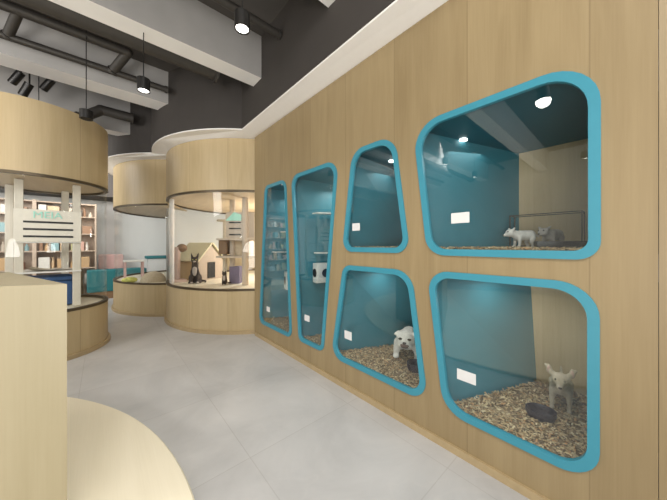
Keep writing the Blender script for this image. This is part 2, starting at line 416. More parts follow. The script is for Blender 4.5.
# ------------------------------------------------------------------ pet enclosures
LBL = [('tall narrow enclosure window at far left, leftmost of the six teal frames', 'tall'),
       ('tall tapering enclosure window with shelves and hole box, second teal frame from left', 'tall'),
       ('small upper enclosure window with dark empty interior, between tall and wide teal frames', 'up'),
       ('large upper right enclosure window with two small pups on wood chips', 'up'),
       ('large lower right enclosure window with tan big eared puppy', 'low'),
       ('lower middle enclosure window with the white bulldog puppy', 'low')]
cards = [(3.072, .428), (2.22, .491), (1.52, 1.401), (.67, 1.411), (.635, .483), (1.615, .47)]
bed_groups = []
for i, wd in enumerate(WIN):
    c = wd['c']; root = empty('pet_enclosure', (X0, (c[2][0] + c[3][0]) / 2, c[2][1]))
    tag(root, LBL[i][0], 'pet enclosure', 'teal framed enclosures in the wood wall')
    inv = Matrix.Translation(-root.location)
    # frame ring
    out = rounded(c, wd['r']); inn = rounded(c, wd['r'], inset=.039); n = len(out)
    mb = MB(); xf, xb = X0 - .010, X0 + .016; bm = mb.bm
    A = [bm.verts.new((xf, a, b)) for a, b in out]; B = [bm.verts.new((xf, a, b)) for a, b in inn]
    D = [bm.verts.new((xb, a, b)) for a, b in inn]; E = [bm.verts.new((xb, a, b)) for a, b in out]
    for k in range(n):
        j = (k + 1) % n
        for q in ((A, B), (B, D), (D, E), (E, A)): bm.faces.new((q[0][k], q[0][j], q[1][j], q[1][k]))
    bmesh.ops.transform(bm, matrix=inv, verts=bm.verts)
    mb.build('frame', M_teal, root)
    # glass pane
    mid = rounded(c, wd['r'], inset=.036); mb = MB(); bm = mb.bm
    for q in (X0 + .001,):
        f = bm.faces.new([bm.verts.new((q, a, b)) for a, b in mid])
    r = bmesh.ops.extrude_face_region(bm, geom=list(bm.faces)); bmesh.ops.translate(bm, vec=(.008, 0, 0), verts=[v for v in r['geom'] if isinstance(v, bmesh.types.BMVert)])
    bmesh.ops.transform(bm, matrix=inv, verts=bm.verts)
    mb.build('glass_pane', M_glass, root)
    # lining: a tapering teal box
    fr = rounded(c, wd['r'], k=1, inset=.0)
    (y1, z1), (y2, z2), (y3, z3), (y4, z4) = [tuple(p) for p in c]
    xa, xz = X0 + .017, 2.40; zf = .235 if i != 2 and i != 3 else 1.205; zt = c[0][1] - .01
    y1, y4, y2, y3 = y1 + .02, y4 + .02, y2 - .02, y3 - .02
    zb = zt - (.10 if wd['key'] != 'low' else .04)
    ft = [(xa, y1, zt), (xa, y2, zt), (xa, y3, zf), (xa, y4, zf)]
    bk = [(xz, wd['bf'], zb), (xz, wd['bn'], zb), (xz, wd['bn'] , zf), (xz, wd['bf'], zf)]
    if i == 4: bk[3] = (xz, .46, zf)
    mb = MB()
    mb.quad(ft[0], ft[3], bk[3], bk[0]); mb.quad(ft[1], bk[1], bk[2], ft[2])
    bmesh.ops.transform(mb.bm, matrix=inv, verts=mb.bm.verts)
    mb.quad(*[inv @ Vector(p) for p in (ft[3], ft[2], bk[2], bk[3])])
    lin_o = mb.build('side_lining', M_lining, root, recalc=False)
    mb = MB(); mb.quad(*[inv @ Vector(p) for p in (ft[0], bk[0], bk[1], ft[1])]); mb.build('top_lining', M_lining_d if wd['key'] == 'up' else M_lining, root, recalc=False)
    mb = MB(); mb.quad(*[inv @ Vector(p) for p in (bk[0], bk[3], bk[2], bk[1])])
    mb.build('back_panel', M_oak if i in (3, 4) else M_lining, root, recalc=False)
    # glowing disc and a fill light added in the niche top
    lx, ly = (1.93, wd['bf'] * .5 + (c[0][0] + c[1][0]) * .25) if i != 3 else (1.95, .74)
    spots = [(lx, ly)] if i != 3 else [(1.95, .80)]
    for sx, sy in spots:
        zz = zt - (zt - zb) * (sx - xa) / (xz - xa)
        d = MB().cyl((sx, sy, zz - .006), (sx, sy, zz + .004), .026, seg=20)
        bmesh.ops.transform(d.bm, matrix=inv, verts=d.bm.verts); d.build('downlight', M_lamp, root)
    l = bpy.data.lights.new('niche_lamp', 'AREA'); l.energy = {'tall': 2.2, 'up': .7, 'low': 1.6}[wd['key']]; l.shape = 'DISK'; l.size = .3; l.color = (1, .96, .9)
    lo = bpy.data.objects.new('niche_lamp', l); C.objects.link(lo); lo.location = (lx, ly, zb - .03)
    # paper card stuck to the glass
    cy_, cz_ = cards[i]
    pc = MB().box((X0 - .0015, cy_, cz_), (.003, .105 if i in (3, 4) else .085, .062 if i < 5 else .07)).build('name_card', M_card)
    tag(pc, 'blank white card on the glass of the ' + ['leftmost tall window', 'second tall window', 'small upper middle window', 'large upper right window', 'large lower right window', 'lower window with the bulldog'][i], 'card', 'white cards on the window glass')
    # wood chip bedding: base slab plus loose chips, one uncountable mass
    zt_b = .262 if wd['key'] != 'up' else 1.232
    rng = random.Random(50 + i)
    mb = MB(); bm = mb.bm; col = bm.loops.layers.float_color.new('Col')
    a_, b_, cc_, d_ = (xa + .002, y4 - .03), (xa + .002, y3 + .03), (xz - .01, wd['bn'] + .01), ((xz - .01), (wd['bf'] if i != 4 else .46) - .01)
    if wd['key'] != 'up':   # the front of the bed follows the tilted sides
        pass
    def pt(s, t): return ((1 - t) * ((1 - s) * a_[0] + s * b_[0]) + t * ((1 - s) * d_[0] + s * cc_[0]), (1 - t) * ((1 - s) * a_[1] + s * b_[1]) + t * ((1 - s) * d_[1] + s * cc_[1]))
    G = 14
    gv = [[bm.verts.new((*pt(s / G, t / G), zt_b - .010 + rng.uniform(-.006, .004))) for s in range(G + 1)] for t in range(G + 1)]
    for t in range(G):
        for s in range(G):
            f = bm.faces.new((gv[t][s], gv[t][s + 1], gv[t + 1][s + 1], gv[t + 1][s]))
            for lp in f.loops: lp[col] = (.26, .18, .10, 1)
    fb = [bm.verts.new((gv[0][s].co.x, gv[0][s].co.y, zf)) for s in range(G + 1)]
    for s in range(G):
        f = bm.faces.new((gv[0][s], fb[s], fb[s + 1], gv[0][s + 1]))
        for lp in f.loops: lp[col] = (.30, .20, .11, 1)
    pal = [(.50, .36, .20), (.38, .25, .13), (.62, .46, .27), (.26, .17, .10), (.70, .56, .36), (.44, .31, .18), (.56, .40, .22), (.15, .10, .06), (.54, .30, .14), (.58, .44, .26)]
    NN = {0: 500, 1: 500, 2: 700, 3: 1500, 4: 3800, 5: 3400}[i]
    for q in range(NN):
        s_, t_ = rng.random(), rng.random() ** 1.15
        x, y = pt(s_, t_); L_ = rng.uniform(.010, .026); Wd = rng.uniform(.004, .009); rz = rng.uniform(0, PI); 
        M = Matrix.Translation((x, y, zt_b + rng.uniform(-.008, .006))) @ Matrix.Rotation(rz, 4, 'Z') @ Matrix.Rotation(rng.uniform(-.5, .5), 4, 'Y') @ Matrix.Rotation(rng.uniform(-.6, .6), 4, 'X')
        v = [bm.verts.new(M @ Vector((sx * L_ / 2, sy * Wd / 2, sz * .0012))) for sx, sy, sz in ((-1, -1, -1), (1, -1, -1), (1, 1, -1), (-1, 1, -1), (-1, -1, 1), (1, -1, 1), (1, 1, 1), (-1, 1, 1))]
        cl = rng.choice(pal); k_ = rng.uniform(.8, 1.25); cl = tuple(min(1, z * k_) for z in cl) + (1,)
        for fi in ((0, 3, 2, 1), (4, 5, 6, 7), (0, 1, 5, 4), (1, 2, 6, 5), (2, 3, 7, 6), (3, 0, 4, 7)):
            f = bm.faces.new([v[z] for z in fi])
            for lp in f.loops: lp[col] = cl
    bed = mb.build('wood_chip_bedding', M_chip, recalc=False)
    tag(bed, 'brown wood chip bedding covering the floor of the ' + ['leftmost tall window', 'second tall window', 'small upper middle window', 'large upper right window', 'large lower right window', 'bulldog window'][i], 'bedding', 'wood chip bedding in the enclosures', 'stuff')

# shelves and hide boxes on the far partition of the tall enclosures
def shelf(x0, x1, far, z, dep, label):
    (ya, yb) = far; f = lambda x: ya + (yb - ya) * (x - 1.64) / .76
    p = [(x0, f(x0) - .008), (x1, f(x1) - .008), (x1, f(x1) - dep), (x0, f(x0) - dep)]
    tag(MB().prism(p, z, z + .014).build('wall_shelf', M_white), label, 'shelf', 'white shelves in the tall enclosures')
shelf(1.78, 2.20, (2.46, 2.12), 1.60, .11, 'upper white shelf in the second tall window')
shelf(1.78, 2.20, (2.42, 2.12), 1.155, .11, 'lower white shelf just above the hole box in the second tall window')
shelf(1.80, 2.20, (3.20, 2.92), 1.42, .11, 'upper short white shelf in the leftmost tall window')
shelf(1.70, 2.20, (3.22, 2.92), 1.15, .10, 'lower white shelf in the leftmost tall window')
def hide_box(loc, size, rz, label):
    r = empty('hide_box', loc, rz); tag(r, label, 'hide box', 'white boxes with round holes'); sx, sy, sz = size
    MB().box((0, 0, sz / 2), size, bevel=.006).build('body', M_white, r)
    MB().cyl((-sx / 2 - .003, 0, sz / 2), (-sx / 2 + .004, 0, sz / 2), min(sz, sy * 1.8) * .24, seg=24).build('hole', M_slot, r)
    MB().cyl((0, -sy / 2 - .003, sz / 2), (0, -sy / 2 + .004, sz / 2), min(sz, sy * 1.8) * .24, seg=24).build('hole', M_slot, r)
hide_box((1.855, 2.275, .835), (.22, .11, .215), -.22, 'white box with two round dark holes under the lower shelf')
hide_box((1.93, 3.02, .66), (.22, .16, .23), -.36, 'white box with round dark hole cut off by the leftmost frame')

# ------------------------------------------------------------------ round cat booths
def booth(name, label, c, R, zb, zr, zt, a0=None, a1=None, posts=()):
    root = empty(name, (c[0], c[1], 0)); tag(root, label, 'booth', 'round cat booths')
    if a0 is None: A0, A1, full = 0, 2 * PI, True
    else: A0, A1, full = a0, a1, False
    seg = 96 if full else 64
    def ring(r_o, r_i, z0, z1, nm, m, uv='cyl', smooth=True):
        mb = MB().lathe([(r_i, z0), (r_o, z0), (r_o, z1), (r_i, z1), (r_i, z0)], (0, 0, 0), seg, A0, A1)
        o = mb.build(nm, m, root, uv=uv, R=R); auto_smooth(o); return o
    ring(R, R - .04, 0, zb - .03, 'base_wall', M_drum)
    ring(R + .028, R - .02, 0, .045, 'plinth', M_plint)
    def disc(r, z0, z1, nm, m):
        mb = MB(); p = [(r * math.cos(A0 + (A1 - A0) * i / 72), r * math.sin(A0 + (A1 - A0) * i / 72)) for i in range(72 if full else 73)]
        mb.prism(p, z0, z1); return mb.build(nm, m, root, recalc=True)
    disc(R - .045, zb - .06, zb - .035, 'booth_floor', M_pale)
    ring(R + .004, R - .035, zb - .03, zb, 'bottom_rim', M_bronze)
    ring(R - .010, R - .020, zb, zr, 'glass_pane', M_cglass)
    ring(R + .004, R - .035, zr, zr + .028, 'top_rim', M_bronze)
    ring(R, R - .04, zr + .028, zt, 'canopy_wall', M_drum)
    disc(R - .045, zr + .022, zr + .05, 'soffit', M_oak)
    return root
booth('cat_booth', 'round glazed cat booth with oak base at left, standing alone', (-.60, 4.62), .65, .55, 1.95, 2.72)
booth('cat_booth', 'wide curved glazed cat booth joined to the display wall, with cat inside', RC, RR, .63, 2.0, 2.75, -PI * .25, PI * 1.345)
booth('cat_booth', 'curved glazed booth in the middle distance with yellow cushion inside', MC, MR, .58, 1.95, 2.75, PI * .38, meet(0))

# inner walls of the right booth
def wall_arc(c, r, a0, a1, z0, z1, nm, m, label):
    mb = MB().lathe([(r, z0), (r + .04, z0), (r + .04, z1), (r, z1), (r, z0)], (c[0], c[1], 0), 30, a0, a1)
    return struct(auto_smooth(mb.build(nm, m, uv='cyl', c=c, R=r)), label, 'wall')
wall_arc(RC, 1.74, math.radians(93), math.radians(145), 0, 2.74, 'wall_booth_white', M_wallw, 'white curved wall behind the right cat booth')
wall_arc(RC, 1.74, math.radians(10), math.radians(93), 0, 2.74, 'wall_booth_oak', M_oak, 'oak lined curved wall at the right inside the cat booth')
struct(MB().box((3.0, 3.50, 1.3), (2.7, .03, 2.6)).build('wall_partition', M_oak), 'oak partition between cat booth and enclosures', 'wall')

# ------------------------------------------------------------------ reception counter and low platform
cn = Vector((-.118, 1.625)); e1 = Vector((-.919, .394)); e2 = Vector((-.324, .946))
p0, p1, p2, p3 = cn, cn + e1 * 1.9, cn + e1 * 1.9 + e2 * .55, cn + e2 * 1.0
root = empty('reception_counter', (cn.x, cn.y, 0)); tag(root, 'tall pale oak counter block in the left foreground', 'counter')
poly = [tuple(p - cn) for p in (p0, p1, p2, p3)]
MB().prism(poly, .036, 1.06).build('body', M_counter, root)
MB().prism(poly, 1.06, 1.08).build('worktop', M_counter, root)
pl = MB().lathe([(0.001, 0.0), (2.57, 0.0), (2.57, .022), (2.562, .03), (0.001, .03)], (-2.237, 1.42, 0), 160).build('round_platform', M_pale)
auto_smooth(pl, .5); tag(pl, 'low round cream platform under the counter in the foreground', 'platform')

# ------------------------------------------------------------------ pipes
def pipe(name, pts, r, label, m=M_pipe, cat='pipe'):
    mb = MB()
    for a, b in zip(pts, pts[1:]): mb.cyl(a, b, r, seg=18)
    for p in pts[1:-1]: mb.ell(p, (r * 1.05,) * 3, seg=16)
    for k in (0, -1):
        d = (Vector(pts[1]) - Vector(pts[0])).normalized() if k == 0 else (Vector(pts[-1]) - Vector(pts[-2])).normalized()
        p = Vector(pts[k]); mb.cyl(p - d * .015, p + d * .015, r * 1.25, seg=18)
    return tag(auto_smooth(mb.build(name, m)), label, cat)
pipe('air_duct', [(-5.3, 3.25, 3.31), (1.0, 3.25, 3.31)], .105, 'thick dark duct running just behind the largest beam', cat='duct')
pipe('ceiling_pipe', [(-5.3, 3.90, 3.51), (.22, 3.90, 3.51), (.09, 4.15, 3.36)], .048, 'dark pipe with elbow below the thick duct')
pipe('ceiling_pipe', [(-5.3, 4.15, 3.35), (.64, 4.15, 3.35)], .036, 'long thin dark pipe along the face of the second beam')
pipe('ceiling_pipe', [(-.61, 3.90, 3.51), (-.72, 4.15, 3.36)], .040, 'short dark connecting pipe at upper left')
pipe('ceiling_pipe', [(-5.3, 2.40, 3.42), (1.36, 2.40, 3.42)], .036, 'thin dark pipe crossing in front of the largest beam')
pipe('air_duct', [(-.25, 5.30, 3.10), (-.02, 5.32, 3.30), (.35, 5.32, 3.30)], .07, 'bent dark duct above the round booth at left', cat='duct')

# ------------------------------------------------------------------ pendants and track spots
def pendant(x, y, zb, ztop, lit, label, r=.05, hgt=.115, pw=18):
    root = empty('pendant_lamp', (x, y, zb)); tag(root, label, 'pendant lamp', 'black cylinder pendant lamps')
    auto_smooth(MB().lathe([(r * .80, .006), (r * .86, 0), (r, 0), (r, hgt), (r * .9, hgt + .004), (.001, hgt + .004)], seg=32).build('lamp_shade', M_black, root))
    MB().cyl((0, 0, .006), (0, 0, .012), r * .82, seg=28).build('diffuser', M_lamp if lit else M_slot, root)
    MB().cyl((0, 0, hgt), (0, 0, ztop - zb), .0042, seg=8).build('rod', M_black, root)
    if lit:
        l = bpy.data.lights.new('spot', 'SPOT'); l.energy = pw; l.spot_size = 1.9 if pw < 50 else 2.5; l.spot_blend = .7; l.shadow_soft_size = .06; l.color = (1, .94, .86)
        o = bpy.data.objects.new('pendant_light', l); C.objects.link(o); o.location = (x, y, zb - .02)
pendant(.72, 1.77, 2.735, 3.68, True, 'large lit black pendant at top centre, nearest of the pendants', .0505, .105, 26)
pendant(.279, 2.95, 2.66, 3.194, True, 'lit black pendant hanging below the pale beam underside', .050, .11, 28)
pendant(-.135, 3.86, 2.60, 3.68, False, 'unlit black pendant in front of the round oak canopy', .056, .09)
pendant(-.61, 4.95, 2.80, 3.68, False, 'black pendant whose body hides behind the round oak canopy', .05, .1)
for k_, (x_, y_) in enumerate(((.0, .56), (-1.3, 2.15), (-2.7, .5), (-2.6, 2.15))):  # extra pendants out of view, added for more downward light
    pendant(x_, y_, 2.655, 3.68, True, ['lit black pendant overhead beside the counter corner', 'lit black pendant between the two nearest beams at left', 'lit black pendant at far left of the shop', 'lit black pendant far left between the beams'][k_], .05, .115, 55)
def track_spot(loc, d, label):
    root = empty('track_spotlight', loc); tag(root, label, 'spotlight', 'black ceiling spotlights'); d = Vector(d).normalized()
    auto_smooth(MB().cyl((0, 0, 0), d * .17, .042, seg=22).build('housing', M_black, root))
    MB().cyl(d * .17, d * .174, .036, seg=22).build('lens', M_slot, root)
    MB().cyl((0, 0, 0), (0, 0, 3.68 - loc[2]), .008, seg=8).build('stem', M_black, root)
track_spot((-.68, 4.90, 3.24), (-.37, .33, -.8), 'black spotlight tilted downward, lowest of three beneath the beam')
track_spot((-.76, 4.98, 3.38), (-.5, .44, -.75), 'leftmost black spotlight tucked under the second beam')
track_spot((-.50, 4.98, 3.40), (-.5, .44, -.75), 'rightmost of three black spotlights under the second beam')

# ------------------------------------------------------------------ animals
def face_bits(o, pts, r, m, name):
    for p in pts: MB().ell(p, r, seg=12).build(name, m, o, smooth=True)
def rot_to(o, loc, hx, hy): o.location = loc; o.rotation_euler = (0, 0, math.atan2(hy, hx))

# tan big-eared puppy, facing the shop (+X forward, origin at the ground)
mb = MB()
mb.cap((-.085, 0, .128), .046, (.03, 0, .135), .050)            # trunk
mb.cap((.03, 0, .135), .047, (.085, 0, .185), .036)             # neck
mb.ell((.105, 0, .205), (.044, .041, .040)); mb.cap((.12, 0, .197), .026, (.158, 0, .180), .017)
for s in (-1, 1):
    mb.cap((.04, s * .034, .115), .021, (.047, s * .040, .055), .0125); mb.cap((.047, s * .040, .055), .0125, (.047, s * .040, .012), .011); mb.ell((.056, s * .040, .009), (.018, .013, .009))
    mb.cap((-.085, s * .032, .115), .030, (-.065, s * .040, .065), .017); mb.cap((-.065, s * .040, .065), .016, (-.098, s * .040, .038), .010)
    mb.cap((-.098, s * .040, .038), .010, (-.088, s * .040, .010), .010); mb.ell((-.078, s * .040, .009), (.018, .012, .009))
    mb.cap((.098, s * .030, .225), .017, (.085, s * .068, .268), .008); mb.ell((.090, s * .052, .250), (.009, .014, .030), ry=0)
mb.cap((-.125, 0, .14), .012, (-.175, 0, .185), .006)
dog = blob('puppy', mb, M_dogt, .0052); tag(dog, 'tan short haired puppy with big upright ears facing the glass', 'dog')
rot_to(dog, (2.10, .285, .262), -1, -.12)
face_bits(dog, [(.137, .020, .213), (.137, -.020, .213)], (.0065, .0065, .0065), M_eye, 'eye')
MB().ell((.174, 0, .183), (.007, .009, .006)).build('nose', M_nose, dog, smooth=True)
for s in (-1, 1):
    MB().ell((.097, s * .052, .248), (.006, .009, .022)).build('inner_ear', M_pink, dog, smooth=True).rotation_euler = (0, 0, 0)

# white bulldog puppy
mb = MB()
mb.cap((-.13, 0, .135), .060, (.04, 0, .135), .075); mb.cap((.04, 0, .14), .068, (.10, 0, .165), .055)
mb.ell((.135, 0, .175), (.058, .066, .055)); mb.ell((.178, 0, .158), (.030, .044, .032)); mb.ell((.172, .030, .145), (.024, .022, .026)); mb.ell((.172, -.030, .145), (.024, .022, .026))
for s in (-1, 1):
    mb.cap((.05, s * .060, .115), .036, (.065, s * .075, .05), .023); mb.cap((.065, s * .075, .05), .022, (.065, s * .075, .018), .021); mb.ell((.080, s * .075, .015), (.032, .024, .016))
    mb.cap((-.12, s * .045, .12), .045, (-.10, s * .06, .065), .026); mb.cap((-.10, s * .06, .065), .024, (-.13, s * .06, .035), .017); mb.cap((-.13, s * .06, .035), .017, (-.118, s * .06, .016), .017); mb.ell((-.105, s * .06, .014), (.028, .021, .014))
    mb.cap((.110, s * .052, .212), .014, (.132, s * .074, .200), .009); mb.ell((.145, s * .045, .160), (.025, .02, .03))
dog = blob('bulldog_puppy', mb, M_dogw, .0062); tag(dog, 'white bulldog puppy walking toward the glass in the lower middle window', 'dog')
rot_to(dog, (2.05, 1.325, .262), -1, -.50); dog.scale = (1.1, 1.18, 1.12)
face_bits(dog, [(.183, .030, .187), (.183, -.030, .187)], (.011, .015, .009), M_eye, 'eye')
MB().ell((.208, 0, .166), (.009, .014, .009)).build('nose', M_nose, dog, smooth=True)
MB().ell((.199, 0, .146), (.012, .030, .015)).build('muzzle', M_muz, dog, smooth=True)
MB().ell((.190, 0, .130), (.012, .026, .006)).build('mouth', M_nose, dog, smooth=True)

# two small pups in the upper right enclosure
def small_pup(loc, hx, hy, m, label, headdown):
    mb = MB()
    mb.cap((-.05, 0, .072), .031, (.03, 0, .070), .030)
    hz = .085 - headdown
    mb.cap((.03, 0, .072), .027, (.065, 0, hz), .021); mb.ell((.078, 0, hz), (.028, .025, .024)); mb.cap((.09, 0, hz - .006), .015, (.112, 0, hz - .012), .009)
    for s in (-1, 1):
        mb.cap((.03, s * .02, .055), .013, (.033, s * .024, .010), .008); mb.ell((.038, s * .024, .006), (.012, .008, .006))
        mb.cap((-.05, s * .02, .055), .018, (-.04, s * .025, .03), .010); mb.cap((-.04, s * .025, .03), .009, (-.055, s * .025, .008), .007); mb.ell((-.048, s * .025, .006), (.012, .008, .006))
        mb.cap((.070, s * .019, hz + .018), .009, (.066, s * .030, hz + .030), .005)
    mb.cap((-.078, 0, .078), .008, (-.105, 0, .06), .004)
    o = blob('puppy', mb, m, .0040); rot_to(o, loc, hx, hy); o.scale = (1.0, 1.12, 1.12); tag(o, label, 'dog')
    face_bits(o, [(.098, .013, hz + .008), (.098, -.013, hz + .008)], (.004, .004, .004), M_eye, 'eye')
    MB().ell((.120, 0, hz - .011), (.005, .006, .004)).build('nose', M_nose, o, smooth=True)
small_pup((2.10, .480, 1.234), -.7, .75, M_dogw, 'small white pup walking left in the upper right window', .0)
small_pup((2.145, .335, 1.236), -.85, .35, M_dogg, 'small grey and white pup behind the black tray', .0)

# bowls and tray
def bowl(loc, r, h, m, label, oval=1.0, rz=0):
    o = auto_smooth(MB().lathe([(.001, .002), (r * .80, .002), (r * .86, .0), (r, h * .5), (r * .98, h), (r * .88, h), (r * .74, h * .3), (.001, h * .22)], seg=40).build('food_bowl', m), .9)
    o.location = loc; o.scale = (oval, 1, 1); o.rotation_euler = (0, 0, rz); return tag(o, label, 'bowl', 'dark pet food bowls')
bowl((1.895, .345, .262), .064, .042, M_plum, 'dark plum oval bowl on the chips before the tan puppy', 1.15, -1.1)
bowl((1.86, 1.125, .262), .072, .058, M_plum, 'dark purple bowl half hidden by the frame beside the bulldog')
tr = empty('feeding_tray', (2.02, .27, 1.232), -1.25); tag(tr, 'flat black tray beside the pups in the upper right window', 'tray')
MB().box((0, 0, .006), (.25, .12, .012), bevel=.004).build('tray_base', M_blackpl, tr)
for sx, sy, lx, ly in ((0, .056, .25, .010), (0, -.056, .25, .010), (.12, 0, .010, .12), (-.12, 0, .010, .12)): MB().box((sx, sy, .024), (lx, ly, .034), bevel=.003).build('tray_side', M_blackpl, tr)
cr = empty('wire_pen', (2.27, .39, 1.232)); tag(cr, 'thin dark wire pen standing against the back of the upper right window', 'pen')
for z_ in (.228, .012):
    for q_ in (-1, 1): MB().box((0, q_ * .19, z_), (.12, .006, .006)).build('rail', M_pipe, cr)
    for q_ in (-1, 1): MB().box((q_ * .06, 0, z_), (.006, .386, .006)).build('rail', M_pipe, cr)
for sx in (-1, 1):
    for sy in (-1, 1): MB().box((sx * .06, sy * .19, .116), (.007, .007, .230)).build('post', M_pipe, cr)

# ------------------------------------------------------------------ furniture in the left round booth
r = empty('cat_climbing_frame', (-.50, 4.5, .522)); tag(r, 'white cat climbing frame with slotted sign panel inside the left round booth', 'cat tree')
def loc_(p): return (p[0] + .50, p[1] - 4.5, p[2] - .522)
for (x, y) in ((-.69, 4.41), (-.239, 4.41), (-.84, 4.90), (-.38, 5.0)):
    MB().box(loc_((x, y, (.525 + 1.965) / 2)), (.066, .066, 1.965 - .525), rz=.18, bevel=.004).build('post', M_cream, r)
pa, pb = Vector((-.717, 4.355)), Vector((-.195, 4.355)); d = (pb - pa); ang = math.atan2(d.y, d.x); pm = (pa + pb) / 2
sp = MB().box(loc_((pm.x, pm.y, 1.465)), (d.length, .018, .36), rz=ang, bevel=.003).build('sign_panel', M_cream, r)
nrm = Vector((d.y, -d.x)).normalized()
for zz in (1.505, 1.425, 1.345):
    q = pm + nrm * .010
    MB().box(loc_((q.x, q.y, zz)), (d.length * .74, .004, .022), rz=ang).build('slot', M_slot, sp)
q = pm + nrm * .013
t = text('lettering', 'MEIA', .105, M_mint, parent=sp); t.location = loc_((q.x - .01, q.y, 1.582)); t.rotation_euler = (PI / 2, 0, ang)
dpt = Vector((-nrm.x, -nrm.y))
for zz in (1.275, .935):
    a, b = pa - dpt * .0, pb - dpt * .0
    poly = [tuple(v) for v in (a + Vector((.50, -4.5)), b + Vector((.50, -4.5)), b + dpt * .40 + Vector((.46, -4.5)), a + dpt * .55 + Vector((.52, -4.5)))]
    MB().prism(poly, zz - .522, zz - .522 + .016).build('shelf_board', M_white, r)
hm = MB()
N_ = 12
for k in range(N_):
    a0, a1 = k / N_, (k + 1) / N_
    f = lambda s: (-.62 + .38 * s, -.075 * math.sin(PI * s) + .10 * s + 1.0)
    (xa_, za_), (xb_, zb_) = f(a0), f(a1)
    for o_ in (0, .02):
        hm.quad(loc_((xa_, 4.36 + .07 * a0, za_ - o_)), loc_((xb_, 4.36 + .07 * a1, zb_ - o_)), loc_((xb_, 4.60 + .07 * a1, zb_ - o_)), loc_((xa_, 4.60 + .07 * a0, za_ - o_)))
hm.build('hammock', M_rope, r)
cu = MB().box((-.50, 4.66, .675), (.42, .38, .30), rz=.18, bevel=.03).build('floor_cushion', M_blue)
tag(auto_smooth(cu), 'large blue box cushion on the floor of the left round booth', 'cushion')
cu = MB().box((-.50, 4.66, .852), (.44, .40, .05), rz=.18, bevel=.02).build('floor_cushion', M_blue)
tag(auto_smooth(cu), 'flat blue mat topmost on the box cushion in the left booth', 'cushion')

# ------------------------------------------------------------------ furniture in the right booth
ZR = .596
# gabled cat house: ridge along local x
hr = empty('cat_house', (1.56, 5.28, ZR), -1.12); tag(hr, 'pale wooden gabled cat house behind the sitting cat', 'cat house')
MB().box((-.30, 0, .19), (.50, .54, .38)).build('body', M_card_b, hr)
g = MB(); 
for x0_, x1_ in ((-.045, -.02),):
    pts = [(-.28, 0), (.28, 0), (.28, .36), (0, .66), (-.28, .36)]
    a = [g.bm.verts.new((x0_, y, z)) for y, z in pts]; b = [g.bm.verts.new((x1_, y, z)) for y, z in pts]
    g.bm.faces.new(a); g.bm.faces.new(b[::-1])
    for k in range(5): g.bm.faces.new((a[k], a[(k + 1) % 5], b[(k + 1) % 5], b[k]))
g.build('gable', M_gable, hr)
MB().box((-.016, 0, .18), (.014, .17, .30)).build('doorway', M_slot, hr)
for s in (-1, 1):
    MB().box((-.29, s * .165, .525), (.62, .46, .022), rx=-s * math.atan2(.30, .28)).build('roof', M_roof, hr)
MB().cyl((-.60, 0, .675), (.02, 0, .675), .018, seg=10).build('ridge', M_brown, hr)

# sitting cat
mb = MB()
mb.cap((-.04, 0, .075), .075, (.03, 0, .20), .056); mb.cap((.03, 0, .20), .052, (.055, 0, .31), .042)
mb.ell((.07, 0, .355), (.056, .052, .048)); mb.ell((.115, 0, .343), (.022, .026, .018))
for s in (-1, 1):
    mb.cap((.055, s * .035, .19), .027, (.075, s * .040, .03), .017); mb.ell((.090, s * .040, .016), (.030, .020, .015))
    mb.ell((-.02, s * .060, .07), (.075, .035, .065)); mb.ell((.05, s * .075, .018), (.045, .020, .016))
    mb.cap((.062, s * .030, .385), .022, (.055, s * .052, .465), .006)
mb.cap((-.09, .02, .03), .022, (-.05, .14, .02), .016); mb.cap((-.05, .14, .02), .016, (.06, .15, .018), .012)
cat = blob('cat', mb, M_catd, .0085); tag(cat, 'dark cat with pointed ears and white chest sitting in front of the cat house', 'cat')
rot_to(cat, (1.19, 4.95, ZR), -.35, -1); cat.scale = (1.1, 1.1, 1.12)
MB().ell((.072, 0, .20), (.030, .034, .085), ry=-.1).build('chest_patch', M_catw, cat, smooth=True)
MB().ell((.122, 0, .338), (.020, .022, .014)).build('muzzle', M_catw, cat, smooth=True)
for s in (-1, 1):
    MB().ell((.118, s * .022, .365), (.007, .009, .007)).build('eye', M_yel, cat, smooth=True)
    MB().ell((.093, s * .040, .018), (.030, .021, .015)).build('paw', M_catw, cat, smooth=True)

# large cat tree at the right of the booth
r = empty('cat_tree', (1.82, 4.55, ZR)); tag(r, 'large cream cat tree with slotted panel and platforms at right in the wide booth', 'cat tree')
def L2(x, y, z): return (x - 1.82, y - 4.55, z - ZR)
for (x, y, rad, zt_) in ((1.755, 4.19, .05, 2.02), (1.67, 4.53, .045, 2.02)):
    auto_smooth(MB().cyl(L2(x, y, ZR), L2(x, y, zt_), rad, seg=20).build('post', M_felt, r))
for (x, y, rad) in ((1.95, 4.60, .03),):
    auto_smooth(MB().cyl(L2(x, y, ZR), L2(x, y, 1.35), rad, seg=16).build('post', M_rope, r))
auto_smooth(MB().cyl(L2(1.575, 4.62, ZR), L2(1.575, 4.62, 1.66), .033, seg=16).build('post', M_rope, r))
auto_smooth(MB().cyl(L2(1.555, 4.62, 1.655), L2(1.555, 4.62, 1.68), .11, seg=24).build('round_platform', M_beige, r))
MB().box(L2(1.75, 4.42, 1.055), (.62, .42, .03), rz=-.7).build('shelf_board', M_felt, r)
MB().box(L2(1.75, 4.42, 1.345), (.62, .40, .03), rz=-.7).build('shelf_board', M_felt, r)
MB().box(L2(1.86, 4.55, 1.20), (.30, .26, .27), rz=-.7).build('cubby', M_beige, r)
MB().box(L2(1.56, 4.60, 1.22), (.13, .16, .25), rz=-.7).build('cubby', M_brown, r)
MB().box(L2(1.72, 4.50, .74), (.17, .16, .29), rz=-.7).build('hide', M_purple, r)
pn = MB().box(L2(1.70, 4.26, 1.58), (.46, .02, .42), rz=-.72).build('sign_panel', M_felt, r)
